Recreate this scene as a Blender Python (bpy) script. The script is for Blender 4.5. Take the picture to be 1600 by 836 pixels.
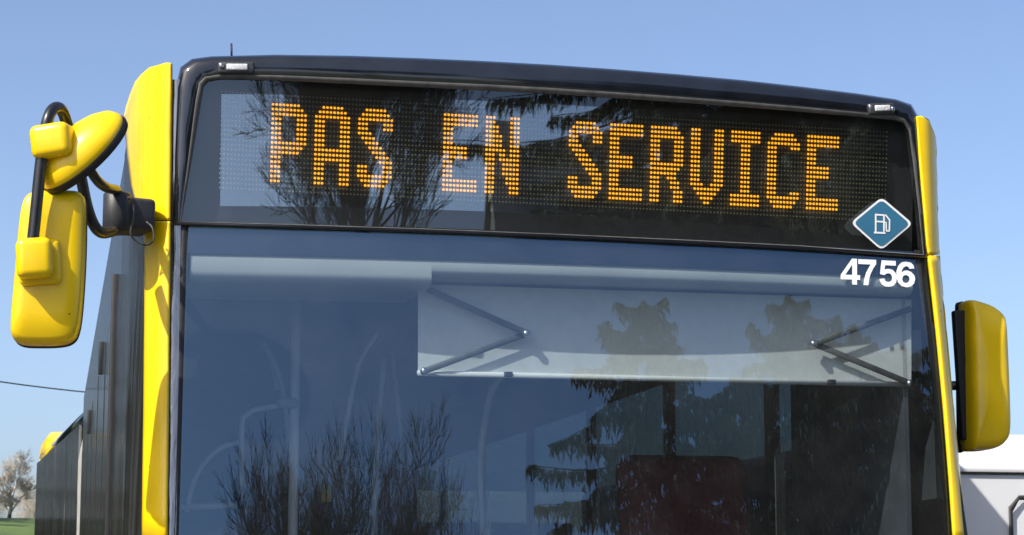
import bpy, bmesh, math, random
from mathutils import Vector, Matrix
sc = bpy.context.scene
for o in list(bpy.data.objects): bpy.data.objects.remove(o)
random.seed(7)
R_ = math.radians
# ------------------------------------------------------------------ camera
CAM = Vector((-1.54, -6.3, 1.4)); YAW, PITCH, F = R_(12.2), R_(8.82), 3300.0
FW = Vector((math.sin(YAW)*math.cos(PITCH), math.cos(YAW)*math.cos(PITCH), math.sin(PITCH)))
RT = Vector((math.cos(YAW), -math.sin(YAW), 0)); UP = RT.cross(FW)
cd = bpy.data.cameras.new('camera'); cam = bpy.data.objects.new('camera', cd); sc.collection.objects.link(cam)
cd.sensor_width = 36; cd.lens = 36*F/1600; cd.clip_end = 2000; cd.clip_start = .1
M = Matrix((RT, UP, -FW)).transposed().to_4x4(); M.translation = CAM; cam.matrix_world = M
cd.dof.use_dof = True; cd.dof.focus_distance = 6.4; cd.dof.aperture_fstop = 20
sc.camera = cam
# ------------------------------------------------------------------ light
SUN_AZ, SUN_EL = R_(57), R_(45)          # azimuth to the bus's kerb side of its nose
sdir = Vector((-math.sin(SUN_AZ)*math.cos(SUN_EL), -math.cos(SUN_AZ)*math.cos(SUN_EL), math.sin(SUN_EL)))
w = bpy.data.worlds.new('World'); sc.world = w; w.use_nodes = True
nt = w.node_tree; bg = nt.nodes['Background']; sky = nt.nodes.new('ShaderNodeTexSky')
sky.sky_type = 'NISHITA'; sky.sun_disc = False; sky.sun_elevation = SUN_EL
sky.sun_rotation = math.atan2(sdir.x, sdir.y); sky.altitude = 0; sky.air_density = .62; sky.dust_density = 2.3; sky.ozone_density = 1.6
nt.links.new(sky.outputs[0], bg.inputs[0]); bg.inputs[1].default_value = .138
sl = bpy.data.lights.new('sun', 'SUN'); sl.energy = 3.7; sl.angle = R_(.53); sl.color = (1, .95, .87)
so = bpy.data.objects.new('sun', sl); sc.collection.objects.link(so)
so.rotation_euler = sdir.to_track_quat('Z', 'Y').to_euler(); so.location = (-20, -20, 30)
sc.view_settings.view_transform = 'Standard'; sc.view_settings.look = 'None'
sc.view_settings.exposure = 0.70; sc.view_settings.gamma = 1
sc.cycles.max_bounces = 10; sc.cycles.transparent_max_bounces = 24; sc.cycles.glossy_bounces = 5
# ------------------------------------------------------------------ helpers
C = sc.collection
def ray(px, py): return (FW*F + RT*(px-800) - UP*(py-418)).normalized()
def U(px, py, y):                       # pixel -> point on the plane y
    d = ray(px, py); return CAM + d*((y-CAM.y)/d.y)
def proj(p):
    v = Vector(p)-CAM; z = v.dot(FW); return 800+F*v.dot(RT)/z, 418-F*v.dot(UP)/z
ZH, BOW, LEAN = 2.50, .045, math.tan(R_(9.3))
def ysurf(x, z):                        # front glass surface
    return BOW*(x/1.1)**2 - max(0, ZH-z)*LEAN
def S(px, py, off=0.0):                 # pixel -> point on the bowed front (off > 0 is outward)
    y = 0
    for _ in range(12):
        p = U(px, py, y); y = ysurf(p.x, p.z)-off
    return U(px, py, y)
def mat(name, col, rough=.5, metal=0, coat=0, var=.0, scale=8, bump=0, bscale=60, spec=.5, emit=None, estr=0, sheen=0, stretch=None):
    m = bpy.data.materials.new(name); m.use_nodes = True; n = m.node_tree; b = n.nodes['Principled BSDF']
    b.inputs['Base Color'].default_value = (*col, 1); b.inputs['Roughness'].default_value = rough
    b.inputs['Metallic'].default_value = metal; b.inputs['Coat Weight'].default_value = coat
    b.inputs['Coat Roughness'].default_value = .06; b.inputs['Specular IOR Level'].default_value = spec
    tc = n.nodes.new('ShaderNodeTexCoord'); src = tc.outputs['Object']
    if stretch:
        mp = n.nodes.new('ShaderNodeMapping'); mp.inputs['Scale'].default_value = stretch
        n.links.new(src, mp.inputs[0]); src = mp.outputs[0]
    if var:
        t = n.nodes.new('ShaderNodeTexNoise'); t.inputs['Scale'].default_value = scale; t.inputs['Detail'].default_value = 8
        n.links.new(src, t.inputs['Vector'])
        r = n.nodes.new('ShaderNodeValToRGB'); r.color_ramp.elements[0].position = .3; r.color_ramp.elements[1].position = .7
        r.color_ramp.elements[0].color = (*[c*(1-var) for c in col], 1); r.color_ramp.elements[1].color = (*[min(1, c*(1+var)) for c in col], 1)
        n.links.new(t.outputs[0], r.inputs[0]); n.links.new(r.outputs[0], b.inputs['Base Color'])
        q = n.nodes.new('ShaderNodeMapRange'); q.inputs['To Min'].default_value = rough*.8; q.inputs['To Max'].default_value = min(1, rough*1.3)
        n.links.new(t.outputs[0], q.inputs[0]); n.links.new(q.outputs[0], b.inputs['Roughness'])
    if bump:
        t2 = n.nodes.new('ShaderNodeTexNoise'); t2.inputs['Scale'].default_value = bscale; t2.inputs['Detail'].default_value = 5
        n.links.new(src, t2.inputs['Vector'])
        bn = n.nodes.new('ShaderNodeBump'); bn.inputs['Strength'].default_value = bump; bn.inputs['Distance'].default_value = .01
        n.links.new(t2.outputs[0], bn.inputs['Height']); n.links.new(bn.outputs[0], b.inputs['Normal'])
    if emit:
        b.inputs['Emission Color'].default_value = (*emit, 1); b.inputs['Emission Strength'].default_value = estr
    return m
def glass(name, tint, refl, dust, dust_col=(.55, .56, .55), wave=0.0, dscale=5, rtint=(1, 1, 1), arcs=False):
    """thin pane: tinted see-through, mirror reflection by Fresnel, a film of dust"""
    m = bpy.data.materials.new(name); m.use_nodes = True; n = m.node_tree; n.nodes.clear(); L = n.links
    out = n.nodes.new('ShaderNodeOutputMaterial'); tr = n.nodes.new('ShaderNodeBsdfTransparent'); tr.inputs[0].default_value = (*tint, 1)
    gl = n.nodes.new('ShaderNodeBsdfGlossy'); gl.inputs['Roughness'].default_value = 0.0; gl.inputs['Color'].default_value = (*rtint, 1)
    df = n.nodes.new('ShaderNodeBsdfDiffuse'); df.inputs[0].default_value = (*dust_col, 1)
    lwn = n.nodes.new('ShaderNodeLayerWeight'); lwn.inputs['Blend'].default_value = .5
    f0 = ((refl-1)/(refl+1))**2
    pw = n.nodes.new('ShaderNodeMath'); pw.operation = 'POWER'; pw.inputs[1].default_value = 5; L.new(lwn.outputs['Facing'], pw.inputs[0])
    lw = n.nodes.new('ShaderNodeMath'); lw.operation = 'MULTIPLY_ADD'; lw.inputs[1].default_value = 1-f0; lw.inputs[2].default_value = f0; L.new(pw.outputs[0], lw.inputs[0])
    mx = n.nodes.new('ShaderNodeMixShader'); L.new(lw.outputs[0], mx.inputs[0]); L.new(tr.outputs[0], mx.inputs[1]); L.new(gl.outputs[0], mx.inputs[2])
    tc = n.nodes.new('ShaderNodeTexCoord')
    t = n.nodes.new('ShaderNodeTexNoise'); t.inputs['Scale'].default_value = dscale; t.inputs['Detail'].default_value = 9; t.inputs['Roughness'].default_value = .65
    L.new(tc.outputs['Object'], t.inputs['Vector'])
    r = n.nodes.new('ShaderNodeMapRange'); r.inputs['From Min'].default_value = .3; r.inputs['From Max'].default_value = .75
    r.inputs['To Min'].default_value = dust*.35; r.inputs['To Max'].default_value = dust*1.6; L.new(t.outputs[0], r.inputs[0])
    v = n.nodes.new('ShaderNodeTexVoronoi'); v.inputs['Scale'].default_value = 34; L.new(tc.outputs['Object'], v.inputs['Vector'])
    c = n.nodes.new('ShaderNodeMath'); c.operation = 'LESS_THAN'; c.inputs[1].default_value = .045; L.new(v.outputs['Distance'], c.inputs[0])
    k = n.nodes.new('ShaderNodeMath'); k.operation = 'MULTIPLY'; k.inputs[1].default_value = dust*4; L.new(c.outputs[0], k.inputs[0])
    a = n.nodes.new('ShaderNodeMath'); a.operation = 'ADD'; L.new(r.outputs[0], a.inputs[0]); L.new(k.outputs[0], a.inputs[1])
    if arcs:
        mp = n.nodes.new('ShaderNodeMapping'); mp.inputs['Location'].default_value = (.45, 0, -.7); L.new(tc.outputs['Object'], mp.inputs[0])
        wv = n.nodes.new('ShaderNodeTexWave'); wv.wave_type = 'RINGS'; wv.rings_direction = 'Y'; wv.inputs['Scale'].default_value = 14; wv.inputs['Distortion'].default_value = 1.5; wv.inputs['Detail'].default_value = 3; L.new(mp.outputs[0], wv.inputs['Vector'])
        wf = n.nodes.new('ShaderNodeMath'); wf.operation = 'MULTIPLY'; wf.inputs[1].default_value = .16; L.new(wv.outputs['Fac'], wf.inputs[0])
        wm = n.nodes.new('ShaderNodeMath'); wm.operation = 'MULTIPLY'; L.new(wf.outputs[0], wm.inputs[0]); L.new(r.outputs[0], wm.inputs[1])
        a2 = n.nodes.new('ShaderNodeMath'); a2.operation = 'ADD'; L.new(a.outputs[0], a2.inputs[0]); L.new(wm.outputs[0], a2.inputs[1]); a = a2
    m2 = n.nodes.new('ShaderNodeMixShader'); L.new(a.outputs[0], m2.inputs[0]); L.new(mx.outputs[0], m2.inputs[1]); L.new(df.outputs[0], m2.inputs[2])
    if wave:
        t3 = n.nodes.new('ShaderNodeTexNoise'); t3.inputs['Scale'].default_value = 7; t3.inputs['Detail'].default_value = 2
        L.new(tc.outputs['Object'], t3.inputs['Vector'])
        b = n.nodes.new('ShaderNodeBump'); b.inputs['Strength'].default_value = wave; b.inputs['Distance'].default_value = .01
        L.new(t3.outputs[0], b.inputs['Height']); L.new(b.outputs[0], gl.inputs['Normal'])
    L.new(m2.outputs[0], out.inputs[0]); return m
YEL = mat('yellow_paint', (.92, .61, .002), .32, coat=.2, var=.09, scale=7)
def speckle(m, sc_, thr, col):           # small dirt marks and insect spots
    n = m.node_tree; b = n.nodes['Principled BSDF']; src = b.inputs['Base Color'].links[0].from_socket
    tc = n.nodes.new('ShaderNodeTexCoord'); v = n.nodes.new('ShaderNodeTexVoronoi'); v.inputs['Scale'].default_value = sc_; n.links.new(tc.outputs['Object'], v.inputs['Vector'])
    lt = n.nodes.new('ShaderNodeMath'); lt.operation = 'LESS_THAN'; lt.inputs[1].default_value = thr; n.links.new(v.outputs['Distance'], lt.inputs[0])
    ns = n.nodes.new('ShaderNodeTexNoise'); ns.inputs['Scale'].default_value = 9; n.links.new(tc.outputs['Object'], ns.inputs['Vector'])
    g2 = n.nodes.new('ShaderNodeMath'); g2.operation = 'GREATER_THAN'; g2.inputs[1].default_value = .54; n.links.new(ns.outputs[0], g2.inputs[0])
    mu = n.nodes.new('ShaderNodeMath'); mu.operation = 'MULTIPLY'; n.links.new(lt.outputs[0], mu.inputs[0]); n.links.new(g2.outputs[0], mu.inputs[1])
    mx = n.nodes.new('ShaderNodeMix'); mx.data_type = 'RGBA'; mx.inputs[7].default_value = (*col, 1); n.links.new(src, mx.inputs[6]); n.links.new(mu.outputs[0], mx.inputs[0]); n.links.new(mx.outputs[2], b.inputs['Base Color'])
speckle(YEL, 24, .075, (.22, .12, .02))
BLK = mat('black_gloss', (.009, .011, .016), .09, coat=.8, var=.3, scale=12)
RUB = mat('black_rubber', (.012, .012, .013), .55, var=.3, scale=40, bump=.1)
TUBE = mat('black_tube', (.014, .014, .015), .32, coat=.3, var=.3, scale=30)
PLA = mat('dark_plastic', (.03, .031, .034), .45, var=.2, scale=30, bump=.08, bscale=200)
SEAL = mat('grey_seal', (.075, .073, .068), .55, var=.3, scale=30)
SIDE = mat('dark_side_glass', (.010, .012, .011), .09, coat=0, var=.3, scale=3, stretch=(5, 5, .3), bump=.45, bscale=2.5, spec=.35)
RAIL = mat('pale_rail', (.85, .85, .83), .35, coat=.3, var=.05)
def flank(name, fac, rough):             # dusty dark flank glazing, upright reflection streaks painted into its colour and rippled
    m = bpy.data.materials.new(name); m.use_nodes = True; n = m.node_tree; n.nodes.clear(); L = n.links
    out = n.nodes.new('ShaderNodeOutputMaterial'); d = n.nodes.new('ShaderNodeBsdfDiffuse'); g_ = n.nodes.new('ShaderNodeBsdfGlossy'); g_.inputs['Roughness'].default_value = rough
    tc = n.nodes.new('ShaderNodeTexCoord'); mp = n.nodes.new('ShaderNodeMapping'); mp.inputs['Scale'].default_value = (9, 9, .3); L.new(tc.outputs['Object'], mp.inputs[0])
    t = n.nodes.new('ShaderNodeTexNoise'); t.inputs['Scale'].default_value = 2.5; t.inputs['Detail'].default_value = 7; L.new(mp.outputs[0], t.inputs['Vector'])
    cr = n.nodes.new('ShaderNodeValToRGB'); cr.color_ramp.elements[0].position = .35; cr.color_ramp.elements[1].position = .75
    cr.color_ramp.elements[0].color = (.010, .011, .011, 1); cr.color_ramp.elements[1].color = (.05, .053, .05, 1); L.new(t.outputs[0], cr.inputs[0]); L.new(cr.outputs[0], d.inputs[0])
    b = n.nodes.new('ShaderNodeBump'); b.inputs['Strength'].default_value = .5; b.inputs['Distance'].default_value = .01; L.new(t.outputs[0], b.inputs['Height']); L.new(b.outputs[0], g_.inputs['Normal'])
    mx = n.nodes.new('ShaderNodeMixShader'); mx.inputs[0].default_value = fac; L.new(d.outputs[0], mx.inputs[1]); L.new(g_.outputs[0], mx.inputs[2]); L.new(mx.outputs[0], out.inputs[0]); return m
FLANK = flank('streaked_flank_glass', .40, .05)
STREAK = flank('streaked_corner_glass', .30, .07)
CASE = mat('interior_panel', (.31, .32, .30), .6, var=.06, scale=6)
BLIND = mat('blind_fabric', (.52, .52, .49), .8, var=.05, scale=30)
STEEL = mat('steel', (.55, .56, .57), .28, metal=1, var=.1, scale=20)
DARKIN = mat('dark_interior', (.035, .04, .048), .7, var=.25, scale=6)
GREYIN = mat('grey_partition', (.26, .27, .27), .5, var=.35, scale=5, stretch=(8, 8, .5))
REDF = mat('red_seat_fabric', (.11, .012, .02), .9, var=.25, scale=40)
LENS = mat('clear_lens', (.62, .63, .64), .12, coat=.8, var=.2, scale=120, bump=.4, bscale=150)
WHITE = mat('white_vinyl', (.82, .82, .82), .4, var=.03)
TEAL = mat('teal_vinyl', (.035, .15, .25), .4, var=.05)
VANW = mat('white_van_paint', (.76, .77, .78), .35, coat=.4, var=.05, scale=3)
LIT = mat('lit_led', (.5, .2, .01), .4, emit=(1.0, .39, .008), estr=1.6)
UNLIT = mat('unlit_led', (.23, .22, .10), .4)
BELL = mat('bellows_fabric', (.33, .33, .30), .8, var=.2, scale=6)
G_SCREEN = glass('windscreen_glass', (.80, .87, .90), 2.35, .015, wave=.005, rtint=(.5, .78, 1), arcs=True)
G_DISP = glass('display_cover_glass', (.90, .92, .92), 1.9, .006, wave=.003, rtint=(.8, .92, 1))
G_LED = glass('led_pane', (.84, .85, .84), 3.3, .003, wave=.004, rtint=(.85, .95, 1))
G_SIDE = glass('tinted_side_glass', (.22, .26, .27), 1.6, .02)
def mk(name, vs, fs, m, parent=None, smooth=True, kind=None, loc=None):
    po = Vector(parent.location) if parent and parent.type == 'EMPTY' else Vector()
    me = bpy.data.meshes.new(name); me.from_pydata([tuple(Vector(v)-po) for v in vs], [], fs); me.materials.append(m)
    bm = bmesh.new(); bm.from_mesh(me); bmesh.ops.recalc_face_normals(bm, faces=bm.faces); bm.to_mesh(me); bm.free()
    if smooth:
        for p in me.polygons: p.use_smooth = True
    o = bpy.data.objects.new(name, me); C.objects.link(o)
    if parent: o.parent = parent
    if kind: o['kind'] = kind
    return o
def thing(name, label, cat, loc=(0, 0, 0), group=None):
    o = bpy.data.objects.new(name, None); C.objects.link(o); o.location = loc; o['label'] = label; o['category'] = cat
    if group: o['group'] = group
    o.empty_display_size = .2; return o
def tag(o, label, cat, group=None):
    o['label'] = label; o['category'] = cat
    if group: o['group'] = group
    return o
def grid(fn, nu, nv):
    vs = [fn(i/nu, j/nv) for j in range(nv+1) for i in range(nu+1)]
    fs = [(j*(nu+1)+i, j*(nu+1)+i+1, (j+1)*(nu+1)+i+1, (j+1)*(nu+1)+i) for j in range(nv) for i in range(nu)]
    return vs, fs
def loops(ls, cap0=False, cap1=False):   # skin a list of equal closed loops
    n = len(ls[0]); vs = [v for l in ls for v in l]; fs = []
    for k in range(len(ls)-1):
        for i in range(n):
            j = (i+1) % n; fs.append((k*n+i, k*n+j, (k+1)*n+j, (k+1)*n+i))
    if cap0: fs.append(tuple(range(n)))
    if cap1: fs.append(tuple((len(ls)-1)*n+i for i in range(n)))
    return vs, fs
def tube(path, r, n=10, cap=True):
    P = [Vector(p) for p in path]
    q = []
    for i in range(len(P)-1):              # Catmull-Rom smoothing
        a, b, c, d = P[max(i-1, 0)], P[i], P[i+1], P[min(i+2, len(P)-1)]
        for t in (0, .25, .5, .75):
            q.append(.5*((2*b)+(c-a)*t+(2*a-5*b+4*c-d)*t*t+(3*b-a-3*c+d)*t**3))
    q.append(P[-1]); P = q if len(path) > 2 else P
    ls = []; nrm = None
    for i, p in enumerate(P):
        t = (P[min(i+1, len(P)-1)]-P[max(i-1, 0)]).normalized()
        if nrm is None: nrm = t.orthogonal().normalized()
        nrm = (nrm-t*nrm.dot(t)).normalized(); bn = t.cross(nrm)
        rr = r[0]+(r[1]-r[0])*i/(len(P)-1) if isinstance(r, tuple) else r
        ls.append([p+(nrm*math.cos(2*math.pi*k/n)+bn*math.sin(2*math.pi*k/n))*rr for k in range(n)])
    return loops(ls, cap, cap)
def rbox(c, size, rot=None, bev=.01, seg=3):
    bm = bmesh.new(); bmesh.ops.create_cube(bm, size=1)
    for v in bm.verts: v.co = Vector((v.co.x*size[0], v.co.y*size[1], v.co.z*size[2]))
    if bev: bmesh.ops.bevel(bm, geom=bm.edges[:], offset=bev, segments=seg, affect='EDGES', profile=.5)
    for v in bm.verts:
        if rot: v.co = rot @ v.co
        v.co += Vector(c)
    vs = [v.co.copy() for v in bm.verts]; bm.verts.index_update(); fs = [tuple(v.index for v in f.verts) for f in bm.faces]; bm.free()
    return vs, fs
def join(*parts):
    vs, fs = [], []
    for v, f in parts:
        o = len(vs); vs += list(v); fs += [tuple(i+o for i in q) for q in f]
    return vs, fs
def box(x0, x1, y0, y1, z0, z1, bev=0):
    return rbox(((x0+x1)/2, (y0+y1)/2, (z0+z1)/2), (x1-x0, y1-y0, z1-z0), None, bev, 2)
def smoothpoly(pts, n):                 # resample closed polygon with Catmull-Rom
    out = []; k = len(pts)
    for i in range(k):
        a, b, c, d = [Vector(pts[(i+j) % k]) for j in (-1, 0, 1, 2)]
        for t in [q/n for q in range(n)]:
            out.append(.5*((2*b)+(c-a)*t+(2*a-5*b+4*c-d)*t*t+(3*b-a-3*c+d)*t**3))
    return out
# ------------------------------------------------------------------ ground and setting
GRASS = mat('grass', (.075, .12, .025), .9, var=.35, scale=.8, bump=.5, bscale=8)
ASPH = mat('asphalt', (.055, .055, .056), .85, var=.25, scale=2, bump=.4, bscale=80)
def ground_z(x, y):
    t = min(1, max(0, (y-28)/35)); return 3.8*t*t*(3-2*t)
vs, fs = grid(lambda u, v: Vector(((u-.5)*900, -300+v*900, ground_z(0, -300+v*900)-.004)), 30, 120)
g = mk('grass_field', vs, fs, GRASS); g['kind'] = 'structure'
a = mk('tarmac_yard', [(-40, -18, .004), (40, -18, .004), (40, 26, .004), (-40, 26, .004)], [(0, 1, 2, 3)], ASPH, smooth=False); a['kind'] = 'structure'
# ------------------------------------------------------------------ the bus
bus = thing('bus', 'yellow and black articulated bus with amber dot-matrix sign reading PAS EN SERVICE', 'bus')
# --- display header frame
outer = [(272, 353), (271, 250), (275, 135), (282, 105), (300, 92), (330, 88), (430, 85.5), (545, 87), (660, 91), (760, 95.5), (860, 101), (960, 108), (1060, 116), (1160, 125), (1250, 135), (1340, 146), (1400, 155), (1424, 163), (1436, 183), (1441, 250), (1446, 330), (1450, 404), (1250, 391), (1060, 381.5), (860, 372), (660, 364), (460, 357.5)]
inner = [(282, 346), (297, 250), (310, 160), (315, 133), (323, 124), (345, 120.5), (430, 122), (545, 127), (660, 132.5), (760, 137), (860, 142.5), (960, 149), (1060, 156), (1160, 163.5), (1250, 171), (1340, 179), (1396, 184.5), (1412, 189), (1421, 203), (1427, 250), (1436, 330), (1443, 398), (1250, 384), (1060, 374.5), (860, 365.5), (660, 357.5), (460, 351)]
def mixp(a, b, t): return [(p[0]+(q[0]-p[0])*t, p[1]+(q[1]-p[1])*t) for p, q in zip(a, b)]
def SL(pts, off): return [S(x, y, off) for x, y in pts]
ls = [SL(inner, -.012), SL(inner, .012), SL(mixp(inner, outer, .12), .017), SL(mixp(inner, outer, .7), .016), SL(mixp(inner, outer, .9), .006), SL(outer, -.016)]
back = [Vector((v.x*.985, v.y+.35, v.z+(0.0 if i in (0, 21, 22, 23, 24, 25, 26) else .02))) for i, v in enumerate(ls[-1])]
ls.append([v+Vector((0, .03, 0)) for v in ls[-1]]); ls.append(back)
vs, fs = loops(ls); hf = mk('display_frame', vs, fs, BLK, bus)
vs, fs = loops([SL(mixp(inner, outer, -.10), .004), SL(mixp(inner, outer, -.04), .0135), SL(mixp(inner, outer, .10), .0185), SL(mixp(inner, outer, .13), .0165)])
mk('glass_seal', vs, fs, SEAL, hf)
# --- display glass, second pane and board
def quadgrid(tl, tr, bl, br, off):
    def fn(u, v):
        a = (tl[0]+(tr[0]-tl[0])*u, tl[1]+(tr[1]-tl[1])*u); b = (bl[0]+(br[0]-bl[0])*u, bl[1]+(br[1]-bl[1])*u)
        bulge = -12*4*u*(1-u)
        return S(a[0]+(b[0]-a[0])*v, a[1]+(b[1]-a[1])*v+bulge, off)
    return fn
vs, fs = grid(quadgrid((308, 117), (1424, 187), (278, 349), (1447, 402), .002), 48, 10); mk('display_glass', vs, fs, G_DISP, bus)
vs, fs = grid(quadgrid((346, 147), (1384, 203), (344, 322), (1386, 372), -.028), 48, 8); mk('led_pane', vs, fs, G_LED, bus)
# LED matrix: homography from (column, row) to pixels, laid on a flat upright board
import numpy as np
corr = [((0, 0), (426.5, 162.2)), ((0, 16), (424, 282)), ((48, 0), (697.6, 179.4)), ((48, 16), (694, 296.9)), ((96, 0), (957, 195.1)), ((108, 0), (1020.8, 198.7)), ((120, 0), (1083, 202.1)), ((132, 0), (1145.8, 206)), ((155, 0), (1263.7, 212.4)), ((155, 16), (1261.1, 324.6))]
A = []; Bv = []
for (u, v), (x, y) in corr:
    A += [[u, v, 1, 0, 0, 0, -u*x, -v*x], [0, 0, 0, u, v, 1, -u*y, -v*y]]; Bv += [x, y]
H = np.linalg.lstsq(np.array(A), np.array(Bv), rcond=None)[0]
def hom(u, v):
    d = H[6]*u+H[7]*v+1; return (H[0]*u+H[1]*v+H[2])/d, (H[3]*u+H[4]*v+H[5])/d
YB = .085
c00, c10, c01, c11 = [U(*hom(u, v), YB) for u, v in ((0, 0), (155, 0), (0, 16), (155, 16))]
def led(u, v):
    s, t = u/155, v/16; return c00*(1-s)*(1-t)+c10*s*(1-t)+c01*(1-s)*t+c11*s*t
b0 = led(-24, -6.5); b1 = led(188, -6.5); b2 = led(188, 29); b3 = led(-24, 29); bk = Vector((0, .012, 0))
BOARD = mat('matrix_board', (.010, .011, .011), .5, var=.2, scale=30)
mk('matrix_board', [b0+bk, b1+bk, b2+bk, b3+bk, b0+bk*8, b1+bk*8, b2+bk*8, b3+bk*8], [(0, 1, 2, 3), (4, 5, 6, 7), (0, 1, 5, 4), (1, 2, 6, 5), (2, 3, 7, 6), (3, 0, 4, 7)], BOARD, bus, smooth=False)
G = {
'P': ['########..', '#########.', '##########', '###....###', '###....###', '###....###', '###....###', '###....###', '##########', '#########.', '########..'] + ['###.......']*6,
'A': ['..######..', '.########.', '##########'] + ['###....###']*6 + ['##########']*3 + ['###....###']*5,
'S': ['..######..', '.########.', '##########', '###....###', '###....###', '####......', '.####.....', '..####....', '...####...', '....####..', '.....####.', '......####', '###....###', '###....###', '##########', '.########.', '..######..'],
'E': ['##########']*3 + ['###.......']*4 + ['#######...']*3 + ['###.......']*4 + ['##########']*3,
'N': ['###....###', '###....###', '####...###', '####...###', '#####..###', '#####..###', '#####..###', '######.###', '###.######'[:3]+'.##.###', '###.######', '###..#####', '###..#####', '###..#####', '###...####', '###...####', '###....###', '###....###'],
'R': ['########..', '#########.', '##########', '###....###', '###....###', '###....###', '###....###', '###....###', '##########', '#########.', '########..', '###..###..', '###...###.', '###...###.', '###....###', '###....###', '###....###'],
'V': ['###....###']*12 + ['####..####', '.########.', '..######..', '...####...', '....##....'],
'I': ['#########']*3 + ['...###...']*11 + ['#########']*3,
'C': ['..######..', '.########.', '##########', '###....###'] + ['###.......']*9 + ['###....###', '##########', '.########.', '..######..'],
}
def dome(p, r, h):
    vs = [p+Vector((r*math.cos(k*math.pi/3), 0, r*math.sin(k*math.pi/3))) for k in range(6)]+[p+Vector((r*.55*math.cos(k*math.pi/3), -h*.8, r*.55*math.sin(k*math.pi/3))) for k in range(6)]
    fs = [(k, (k+1) % 6, 6+(k+1) % 6, 6+k) for k in range(6)]+[tuple(range(6, 12))]
    return vs, fs
litset = set()
for ch, col in (('P', 0), ('A', 12), ('S', 24), ('E', 48), ('N', 60), ('S', 84), ('E', 96), ('R', 108), ('V', 120), ('I', 132), ('C', 143), ('E', 155)):
    parts = []
    for r, row in enumerate(G[ch]):
        for c, q in enumerate(row):
            if q == '#': litset.add((col+c, r)); parts.append(dome(led(col+c, r), .0046, .004))
    vs, fs = join(*parts); o = mk('led_letter', vs, fs, LIT, bus); o['label'] = 'amber lit letter '+ch
parts = [dome(led(c, r), .0030, .002) for c in range(-14, 180) for r in range(-2, 19) if (c, r) not in litset]
vs, fs = join(*parts); mk('unlit_leds', vs, fs, UNLIT, bus, kind='stuff')
# --- windscreen with its black printed band
def wedge(z): # left and right edge of the screen at height z
    t = (2.5-z)/.9; return -1.185-.012*t, 1.205+.045*t
def wfn(off, z0, z1, l=0, r=0):
    def fn(u, v):
        z = z0+(z1-z0)*v; a, b = wedge(z); x = (a+l)+((b-r)-(a+l))*u; return Vector((x, BOW*(x/1.1)**2-(ZH-z)*LEAN-off, z))
    return fn
ztl = S(272, 353).z; ztr = S(1450, 404).z
vs, fs = grid(wfn(0, 2.505, .95), 40, 24); mk('windscreen', vs, fs, G_SCREEN, bus)
vs, fs = grid(wfn(-.006, 2.503, 2.418), 40, 2); mk('screen_print_band', vs, fs, BLK, bus)
for sx in (0, 1):
    def ef(u, v, sx=sx):
        z = 2.51-1.56*v; a, b = wedge(z); x = (a-.012+.03*u) if sx == 0 else (b+.012-.045*u); return Vector((x, ysurf(x, z)-.004+.01*abs(u-.5), z))
    vs, fs = grid(ef, 4, 20); mk('screen_seal', vs, fs, RUB, bus)
# --- corner surfaces (plan curve extruded upwards)
def plan(s, side):                       # front edge, rounded corner, straight flank
    if s < 1: x, y = -1.10-.10*s, .042+.008*s
    elif s < 5: f = (s-1)/4*math.pi/2; x, y = -1.20-.13*math.sin(f), .05+.42*(1-math.cos(f))
    else: x, y = -1.33, .47+(s-5)*1.0
    return Vector((-x if side > 0 else x, y))
def corner(s, z, side, off=0):
    p = plan(s, side); q = plan(min(s+.05, 8.99), side)-plan(max(s-.05, 0), side); nn = Vector((q.y, -q.x)).normalized()
    if nn.x*side < 0 and abs(nn.x) > .2 or (abs(nn.x) <= .2 and nn.y > 0): nn = -nn
    wgt = max(0, 1-max(0, p.y-.06)/.5); return Vector((p.x+nn.x*off, p.y+nn.y*off - max(0, ZH-z)*LEAN*wgt, z))
def csolve(px, py, side, off=0, smax=8.9):
    def atz(s):
        z = 2.4
        for _ in range(10):
            c = corner(s, z, side, off); d = ray(px, py); t = (c.y-CAM.y)/d.y; z = (CAM+d*t).z
        return corner(s, z, side, off)
    if side > 0:
        best = None
        for q in range(0, int(smax*12)):
            c = atz(q/12); x = proj(c)[0]
            if x >= px:
                lo, hi = max(0, q/12-1/12), q/12
                for _ in range(25):
                    m = (lo+hi)/2
                    if proj(atz(m))[0] >= px: hi = m
                    else: lo = m
                return atz(hi)
            if best is None or x > best[0]: best = (x, c)
        return best[1]
    lo, hi = 0, smax
    for _ in range(40):
        m = (lo+hi)/2; x, _y = proj(atz(m))
        if (x > px) == (side < 0): lo = m
        else: hi = m
    return atz((lo+hi)/2)
def cpatch(rows, side, off, n=10, smax=8.9):   # rows: (py, px_inner, px_outer)
    ls = []
    for py, a, b in rows:
        ls.append([csolve(a+(b-a)*i/n, py, side, off, smax) for i in range(n+1)])
    vs = [v for l in ls for v in l]; m = n+1
    fs = [(j*m+i, j*m+i+1, (j+1)*m+i+1, (j+1)*m+i) for j in range(len(ls)-1) for i in range(n)]
    return vs, fs
def lerp_rows(rows, k):
    out = []
    for a, b in zip(rows[:-1], rows[1:]):
        for i in range(k): t = i/k; out.append(tuple(p+(q-p)*t for p, q in zip(a, b)))
    return out+[rows[-1]]
def solid(o, t):
    m = o.modifiers.new('thick', 'SOLIDIFY'); m.thickness = t; m.offset = 0; return o
ZTIP = 2.955
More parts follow.
